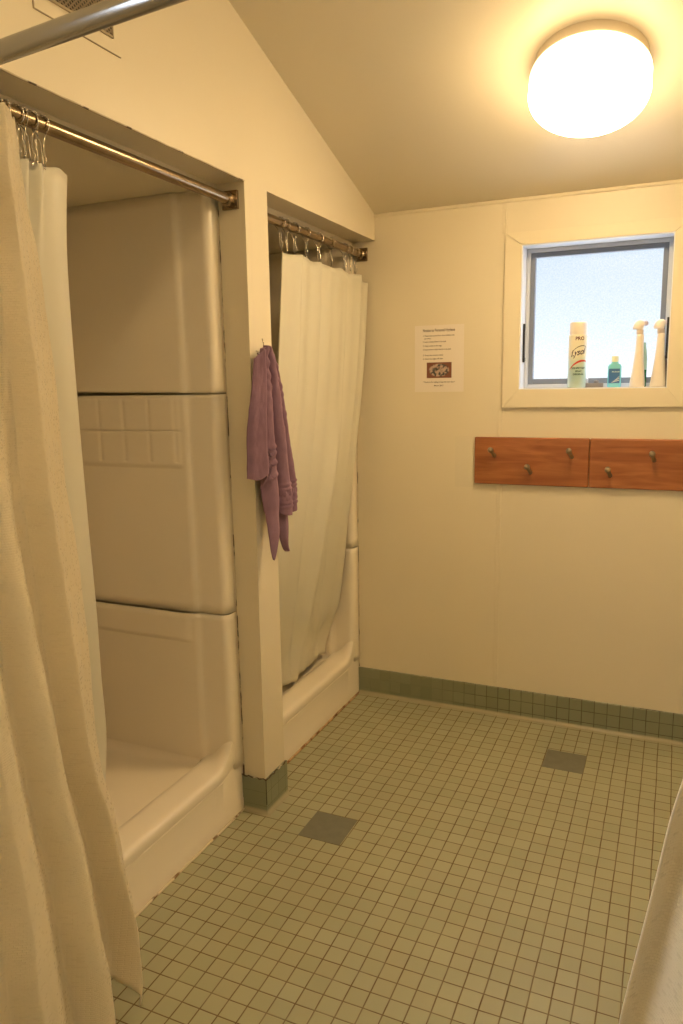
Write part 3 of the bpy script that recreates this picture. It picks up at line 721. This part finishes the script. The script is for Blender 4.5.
# ------------------------------------------------------------------ notice
def text_bm(s, size, spacing=1.0, shear=0.0, extr=.0, weight=0.0):
    cu = bpy.data.curves.new('t', 'FONT'); cu.body = s; cu.size = size; cu.extrude = extr; cu.space_character = spacing; cu.shear = shear; cu.offset = weight; cu.resolution_u = 3
    o = bpy.data.objects.new('t', cu); COL.objects.link(o); dg = bpy.context.evaluated_depsgraph_get(); dg.update()
    me = bpy.data.meshes.new_from_object(o.evaluated_get(dg)); b_ = bmesh.new(); b_.from_mesh(me)
    bpy.data.objects.remove(o); bpy.data.curves.remove(cu); bpy.data.meshes.remove(me)
    return b_
def text_on_wall(s, x, z, size, y, width=None, weight=0.0):
    b_ = text_bm(s, size, weight=weight)
    w0 = max(v.co.x for v in b_.verts) - min(v.co.x for v in b_.verts)
    k = (width / w0) if width else 1
    for v in b_.verts: v.co = Vector((x + v.co.x * k, y, z + v.co.y))
    return b_
M_PAPER = mat('printer_paper', (.84, .765, .67), .55)
root = tag(empty('paper_notice', (.290, 0, 1.42)), 'white printed notice sheet with small picture on the back wall left of the window', 'notice')
px0, px1, pz0, pz1 = .1815, .3975, 1.4205, 1.7000
bm = bmesh.new(); rows = []
for j in range(13):
    v = j / 12; rows.append([Vector((lerp(px0, px1, i / 10), -.0009 - .0002 * (abs(i / 10 - .5) * 2) ** 3, lerp(pz0, pz1, v))) for i in range(11)])
grid_from(bm, rows); o = obj('sheet', bm, M_PAPER, root); so = o.modifiers.new('t', 'SOLIDIFY'); so.thickness = .0004; so.offset = 0
Wp = px1 - px0
def PX(f): return px0 + Wp * f
def PZ(f): return pz1 - .2795 * f
bm = text_on_wall('Notice to Personal Hygiene', PX(.165), PZ(.095), .0165, -.0018, Wp * .65, .0003); obj('heading_lettering', bm, M_INK, root)
LN = [('1. Please wipe up the floor when finished with', .17, .165, .63), ('your shower', .195, .205, .14), ('2. Leave nothing behind in the stalls', .17, .255, .47), ('3. Hang towels on the pegs', .17, .315, .38), ('4. Report drains or lights that fail to the desk', .17, .37, .57), ('5. Keep the curtain inside', .17, .455, .41), ('6. Switch the lights off after', .17, .51, .41), ('* Thank you for helping to keep the room clean *', .17, .86, .66), ('March 2017', .40, .915, .19)]
for s_, fx, fz, wd in LN:
    obj('text_line', text_on_wall(s_, PX(fx), PZ(fz), .0085, -.0018, Wp * wd, .00012), M_INK, root)
# printed picture (flat in the world): small scene in browns with a grey figure-like heap
def printed():
    m = mat('printed_picture', (.3, .12, .07), .5); n, l, b = nodes(m)
    t = n.new('ShaderNodeTexCoord'); mp = n.new('ShaderNodeMapping'); mp.inputs['Location'].default_value = (-.2900, 0, -1.512); l.new(t.outputs['Object'], mp.inputs[0])
    z = n.new('ShaderNodeTexNoise'); z.inputs['Scale'].default_value = 70; z.inputs['Detail'].default_value = 4; l.new(mp.outputs[0], z.inputs['Vector'])
    sc = n.new('ShaderNodeMapping'); sc.inputs['Scale'].default_value = (21, 1, 34); l.new(mp.outputs[0], sc.inputs[0])
    gr = n.new('ShaderNodeTexGradient'); gr.gradient_type = 'SPHERICAL'; l.new(sc.outputs[0], gr.inputs[0])
    r1 = n.new('ShaderNodeValToRGB'); l.new(z.outputs[0], r1.inputs[0]); e = r1.color_ramp.elements; e[0].position = .42; e[0].color = (.05, .055, .06, 1); e[1].position = .56; e[1].color = (.50, .36, .28, 1)
    r2 = n.new('ShaderNodeMapRange'); r2.inputs[1].default_value = .02; r2.inputs[2].default_value = .15; l.new(gr.outputs[0], r2.inputs[0])
    mx = n.new('ShaderNodeMix'); mx.data_type = 'RGBA'; l.new(r2.outputs[0], mx.inputs[0]); mx.inputs[6].default_value = (.20, .075, .045, 1); l.new(r1.outputs[0], mx.inputs[7]); l.new(mx.outputs[2], b.inputs['Base Color'])
    return m
obj('picture', BX(PX(.25), PX(.755), -.0022, -.0014, PZ(.79), PZ(.555)), printed(), root)

# ------------------------------------------------------------------ vent on the left wall
root = tag(empty('wall_vent', (0, -1.76, 2.215)), 'perforated wall vent in a painted plate above the near shower, partly behind the steel rod', 'vent')
bm = BX(0, .0022, -1.878, -1.619, 2.213, 2.470); obj('plate', bm, M_WALL, root, bevel=.0006)
M_LINE = mat('outline_brown', (.36, .28, .18), .8)  # thin brown strips along the plate's lower and near edges
bm = BX(.0, .0026, -1.8785, -1.6185, 2.2115, 2.2135); box(bm, .0, .0026, -1.8805, -1.878, 2.2115, 2.470); obj('plate_outline', bm, M_LINE, root)
bm = BX(.0022, .0045, -1.845, -1.648, 2.247, 2.42); obj('backing', bm, M_DARK, root)
bm = bmesh.new(); fr = .0035
for a in ((-1.848, -1.645, 2.243, 2.2475), (-1.848, -1.645, 2.42, 2.4245), (-1.848, -1.8445, 2.243, 2.4245), (-1.6485, -1.645, 2.243, 2.4245)): box(bm, .002, .0075, a[0], a[1], a[2], a[3])
obj('rim', bm, mat('vent_rim', (.42, .34, .22), .5), root)
bm = bmesh.new()      # lattice of crossed bars
def strip(bm, p, q, w_):
    p, q = Vector(p), Vector(q); d_ = (q - p).normalized(); s_ = Vector((0, -d_.z, d_.y)) * w_ / 2
    prism(bm, [p - s_, q - s_, q + s_, p + s_], (.0015, 0, 0))
y0, y1, z0, z1 = -1.845, -1.648, 2.247, 2.42
k = -.2
while k < .2:
    for sg in (1, -1):
        pts = []
        for yy in (y0, y1):
            zz = z0 + k + .09 + sg * (yy - (y0 + y1) / 2)
            pts.append((yy, zz))
        (ya, za), (yb, zb) = pts
        def clip(ya, za, yb, zb):
            for _ in range(2):
                for zl, s2 in ((z0, 1), (z1, -1)):
                    if (za - zl) * s2 < 0 and (zb - zl) * s2 < 0: return None
                    if (za - zl) * s2 < 0: t_ = (zl - za) / (zb - za); ya, za = ya + t_ * (yb - ya), zl
                    if (zb - zl) * s2 < 0: t_ = (zl - zb) / (za - zb); yb, zb = yb + t_ * (ya - yb), zl
            return ya, za, yb, zb
        c_ = clip(ya, za, yb, zb)
        if c_ and abs(c_[0] - c_[2]) > .004: strip(bm, (.0046, c_[0], c_[1]), (.0046, c_[2], c_[3]), .0032)
    k += .0125
obj('grille', bm, mat('vent_mesh', (.30, .235, .15), .5), root)

# ------------------------------------------------------------------ ceiling lamp
LC = Vector((.94, -.65, 2.175 + .321 * .65)); LN_ = Vector((0, -.321, -1)).normalized()
root = tag(empty('ceiling_lamp', LC), 'round lit ceiling lamp with a white drum-shaped globe on the sloping ceiling', 'ceiling lamp')
obj('lamp_base', lathe(bmesh.new(), [(.0, .0), (.161, .0), (.161, .026), (.158, .030), (0, .030)], LC, LN_, 64), mat('lamp_base_metal', (.72, .62, .45), .35, 0), root, auto=40)
M_G2 = M_GLOBE.copy(); globe_emission(M_GLOBE, LC, LAMP_STRENGTH)
pr_ = [(.0, .0305), (.150, .0305)]
for k in range(0, 9):
    a = PI / 2 * k / 8; pr_.append((.150 + .0225 * math.sin(a), .0305 + .0225 * (1 - math.cos(a))))
for k in range(1, 15):
    a = PI / 2 * k / 14; pr_.append((.1725 * math.cos(a) ** .45 if k < 14 else 0, .100 + .060 * math.sin(a)))
obj('lamp_globe', lathe(bmesh.new(), pr_, LC, LN_, 64), M_GLOBE, root, smooth=True)
# added fill lamp, modelled on the first, over the camera's end, above the frame
L2 = Vector((.95, -2.70, 2.175 + .321 * 2.70)); globe_emission(M_G2, L2, FILL_LAMP_STRENGTH)
root2 = tag(empty('ceiling_lamp', L2), 'added round fill lamp above the camera, out of frame', 'ceiling lamp')
obj('lamp_base', lathe(bmesh.new(), [(.0, .0), (.161, .0), (.161, .026), (.158, .030), (0, .030)], L2, LN_, 64), bpy.data.materials['lamp_base_metal'], root2, auto=40)
obj('lamp_globe', lathe(bmesh.new(), pr_, L2, LN_, 64), M_G2, root2, smooth=True)

# ------------------------------------------------------------------ things on the window sill
ZS = WZ0 + .0042; YS = .034
# aerosol can
root = tag(empty('spray_can', (.853, YS, ZS)), 'tall disinfectant spray can with cream cap and mint label on the window sill', 'spray can')
def can_mat():
    m = mat('can_label', (.8, .8, .7), .25, coat=.4); n, l, b = nodes(m)
    t = n.new('ShaderNodeTexCoord'); s = n.new('ShaderNodeSeparateXYZ'); l.new(t.outputs['Object'], s.inputs[0])
    r = n.new('ShaderNodeMapRange'); r.inputs[1].default_value = ZS; r.inputs[2].default_value = ZS + .22; l.new(s.outputs['Z'], r.inputs[0])
    c = n.new('ShaderNodeValToRGB'); l.new(r.outputs[0], c.inputs[0]); e = c.color_ramp.elements
    e[0].position = 0; e[0].color = (.62, .78, .70, 1); e[1].position = .60; e[1].color = (.86, .82, .62, 1)
    q = e.new(.20); q.color = (.55, .76, .72, 1); q = e.new(.42); q.color = (.66, .80, .68, 1)
    l.new(c.outputs[0], b.inputs['Base Color']); return m
cx, cr = .852, .0355
obj('can_body', lathe(bmesh.new(), [(.032, 0), (cr, .004), (cr, .202), (.0345, .206), (.033, .208), (0, .208)], (cx, YS, ZS), seg=40), can_mat(), root, auto=50)
obj('can_cap', lathe(bmesh.new(), [(.0330, .2085), (.0335, .211), (.0330, .252), (.031, .256), (0, .257)], (cx, YS, ZS), seg=40), M_WHITEP, root, auto=50)
view = math.atan2(-3.143 - YS, 1.2239 - cx)      # side of the can that faces the room
def wrap(b_, zc, x_off, r_, ang=None):
    ang = view if ang is None else ang
    for v in b_.verts:
        a = ang + (v.co.x + x_off) / r_
        v.co = Vector((cx + (r_ + .0004) * math.cos(a), YS + (r_ + .0004) * math.sin(a), ZS + zc + v.co.y))
    return b_
def centre(b_, width=None):
    xs_ = [v.co.x for v in b_.verts]; c = (min(xs_) + max(xs_)) / 2; k = width / (max(xs_) - min(xs_)) if width else 1
    for v in b_.verts: v.co.x = (v.co.x - c) * k
    return b_
obj('pro_lettering', wrap(centre(text_bm('PRO', .019, weight=.0006), .034), .186, .008, cr), mat('maroon_ink', (.12, .03, .03), .4), root)
b_ = text_bm('Lysol', .034, shear=.35, weight=.0008); centre(b_, .060)
for v in b_.verts: v.co.y += v.co.x * .22
obj('script_lettering', wrap(b_, .128, .004, cr), mat('navy_ink', (.04, .035, .06), .4), root)
def arc(bm, f, w_, n=24, x0=-.036, x1=.036):
    up_ = []; dn = []
    for k in range(n + 1):
        x = lerp(x0, x1, k / n); y = f(x); ww = w_ * math.sin(PI * (k / n)) ** .5 + .0002; up_.append((x, y + ww)); dn.append((x, y - ww))
    for k in range(n): bm.faces.new([bm.verts.new((p[0], p[1], 0)) for p in (dn[k], dn[k + 1], up_[k + 1], up_[k])])
    return bm
obj('top_swoosh', wrap(arc(bmesh.new(), lambda x: .034 - 14 * (x - .018) ** 2, .0013, x0=-.030, x1=.040), .130, .002, cr), mat('olive_ink', (.08, .07, .03), .4), root)
obj('red_swoosh', wrap(arc(bmesh.new(), lambda x: -.010 - 11 * (x - .022) ** 2, .0040, x0=-.036, x1=.042), .116, .002, cr), mat('red_ink', (.55, .06, .03), .4), root)
b_ = bmesh.new()
for s_, zz, sz, wd in (('DISINFECTANT', .074, .0095, .056), ('SPRAY', .062, .0085, .026), ('ORIGINAL', .050, .0095, .044)):
    t_ = centre(text_bm(s_, sz, weight=.0004), wd)
    for v in t_.verts: v.co.y += zz
    me = bpy.data.meshes.new('x'); t_.to_mesh(me); t_.free(); b_.from_mesh(me); bpy.data.meshes.remove(me)
obj('small_lettering', wrap(b_, 0, .006, cr), mat('dark_green_ink', (.03, .12, .08), .4), root)

# small blue-green bottle
def lofted(bm, secs, cx_, cy_, seg=28, p=2.0):
    rows = []
    for z, rx, ry, dx in secs:
        r_ = []
        for k in range(seg):
            a = 2 * PI * k / seg; c, s_ = math.cos(a), math.sin(a)
            r_.append(Vector((cx_ + dx + rx * math.copysign(abs(c) ** (2 / p), c), cy_ + ry * math.copysign(abs(s_) ** (2 / p), s_), ZS + z)))
        rows.append(r_)
    V = grid_from(bm, rows, True); bm.faces.new(V[0]); bm.faces.new(V[-1][::-1]); return bm
root = tag(empty('small_bottle', (1.0, YS, ZS)), 'small teal bottle with a blue label and pale cap, right of the spray can', 'bottle')
M_TEAL = mat('teal_liquid_plastic', (.22, .70, .82), .15, coat=.4)
obj('bottle_body', lofted(bmesh.new(), [(0, .023, .013, 0), (.003, .0255, .015, 0), (.045, .0255, .015, 0), (.080, .0250, .0145, 0), (.088, .022, .012, 0), (.093, .0135, .0115, 0), (.098, .0125, .0115, 0)], .995, YS, p=3.2), M_TEAL, root, auto=50)
obj('bottle_cap', lathe(bmesh.new(), [(.0135, .098), (.0135, .119), (.0125, .1205), (0, .1205)], (.995, YS, ZS), seg=24), mat('pale_aqua_cap', (.72, .80, .62), .4), root, auto=50)
bm = BX(.9745, 1.0155, YS - .0157, YS - .0150, ZS + .016, ZS + .072); obj('bottle_label', bm, mat('blue_label', (.05, .17, .42), .4), root)
bm = text_on_wall('Mouthwash', .986, ZS + .058, .007, YS - .0162, .028, .0002); obj('label_lettering', bm, mat('pale_ink', (.55, .75, .75), .5), root)
bm = bmesh.new()
for k in range(3): arcp = [(.986 + .006 * k, ZS + .018 + .004 * k), (1.014, ZS + .026 + .007 * k), (1.014, ZS + .029 + .007 * k), (.986 + .006 * k, ZS + .020 + .004 * k)]; bm.faces.new([bm.verts.new((a, YS - .0162, c)) for a, c in arcp])
obj('label_stripe', bm, mat('pale_stripe', (.6, .7, .7), .5), root)

# two foaming sprayers
def sprayer(x, y, label):
    root = tag(empty('spray_bottle', (x, y, ZS)), label, 'spray bottle')
    obj('bottle_body', lofted(bmesh.new(), [(0, .026, .022, 0), (.003, .0285, .025, 0), (.02, .0275, .024, .0005), (.06, .0225, .021, .0015), (.10, .0185, .018, .002), (.14, .0158, .0155, .003), (.18, .0142, .0140, .0035), (.195, .0140, .0135, .004), (.201, .012, .012, .004)], x, y, p=2.4), M_WHITEP, root, smooth=True)
    obj('collar', lathe(bmesh.new(), [(.0120, .200), (.0130, .203), (.0130, .215), (.012, .218)], (x + .002, y, ZS), seg=24), mat('greyed_collar', (.62, .53, .45), .4), root, auto=50)
    # head: rounded hood with a beak pointing left
    hs = [(.2175, .013, .012, .000), (.223, .018, .0135, -.003), (.234, .020, .014, -.002), (.243, .0185, .013, .000), (.250, .014, .010, .002), (.254, .006, .006, .003)]
    obj('spray_head', lofted(bmesh.new(), hs, x - .001, y, p=2.3), M_WHITEP, root, smooth=True)
    obj('nozzle', lathe(bmesh.new(), [(.0065, 0), (.0065, .010), (.0050, .011), (0, .011)], (x - .014, y, ZS + .227), (-1, 0, -.35), 16), M_WHITEP, root, auto=50)
    bm = bmesh.new(); lofted(bm, [(.232, .004, .005, 0), (.237, .009, .006, 0), (.246, .009, .006, 0), (.251, .004, .004, 0)], x + .022, y + .004); obj('trigger', bm, mat('lilac_plastic', (.66, .60, .72), .35), root, smooth=True)
    return root
sprayer(1.079, YS, 'white tapered spray bottle on the sill, left of the pair')
sprayer(1.1535, YS, 'white tapered spray bottle on the sill, closest to the right window jamb')
# green and clear bottle behind the left sprayer
root = tag(empty('squeeze_bottle', (1.099, .066, ZS)), 'slim pale green bottle with dark green lower half behind the left spray bottle', 'bottle')
obj('bottle_lower', lathe(bmesh.new(), [(.010, 0), (.0115, .003), (.0115, .066)], (1.099, .066, ZS), seg=20), mat('deep_green_plastic', (.01, .16, .03), .25), root, auto=50)
obj('bottle_upper', lathe(bmesh.new(), [(.0115, .0662), (.0115, .11), (.009, .135), (.0055, .155), (.005, .170), (0, .171)], (1.099, .066, ZS), seg=20), mat('pale_green_plastic', (.45, .66, .50), .25), root, auto=50)
root = tag(empty('grey_bottle', (1.176, .052, ZS)), 'small oval smoke-grey bottle wedged against the right window jamb', 'bottle')
obj('grey_shell', lofted(bmesh.new(), [(0, .006, .010, 0), (.01, .0075, .014, 0), (.05, .0085, .016, 0), (.09, .0075, .014, 0), (.112, .005, .009, 0), (.118, .002, .004, 0)], 1.1755, .056), mat('smoke_plastic', (.25, .23, .22), .2), root, smooth=True)

# finer pieces hang from the part they sit on
NEST = {'pro_lettering': 'can_body', 'script_lettering': 'can_body', 'top_swoosh': 'can_body', 'red_swoosh': 'can_body', 'small_lettering': 'can_body',
        'label_lettering': 'bottle_label', 'label_stripe': 'bottle_label', 'nozzle': 'spray_head', 'trigger': 'spray_head', 'crank_handle': 'crank_operator',
        'text_line': 'sheet', 'heading_lettering': 'sheet', 'picture': 'sheet', 'grille': 'backing', 'rim': 'backing'}
for o in list(bpy.data.objects):
    kind_ = o.name.split('.')[0]
    if kind_ in NEST and o.parent:
        host = [c for c in o.parent.children if c.name.split('.')[0] == NEST[kind_]]
        if host: o.parent = host[0]; o.matrix_parent_inverse = Matrix.Identity(4)
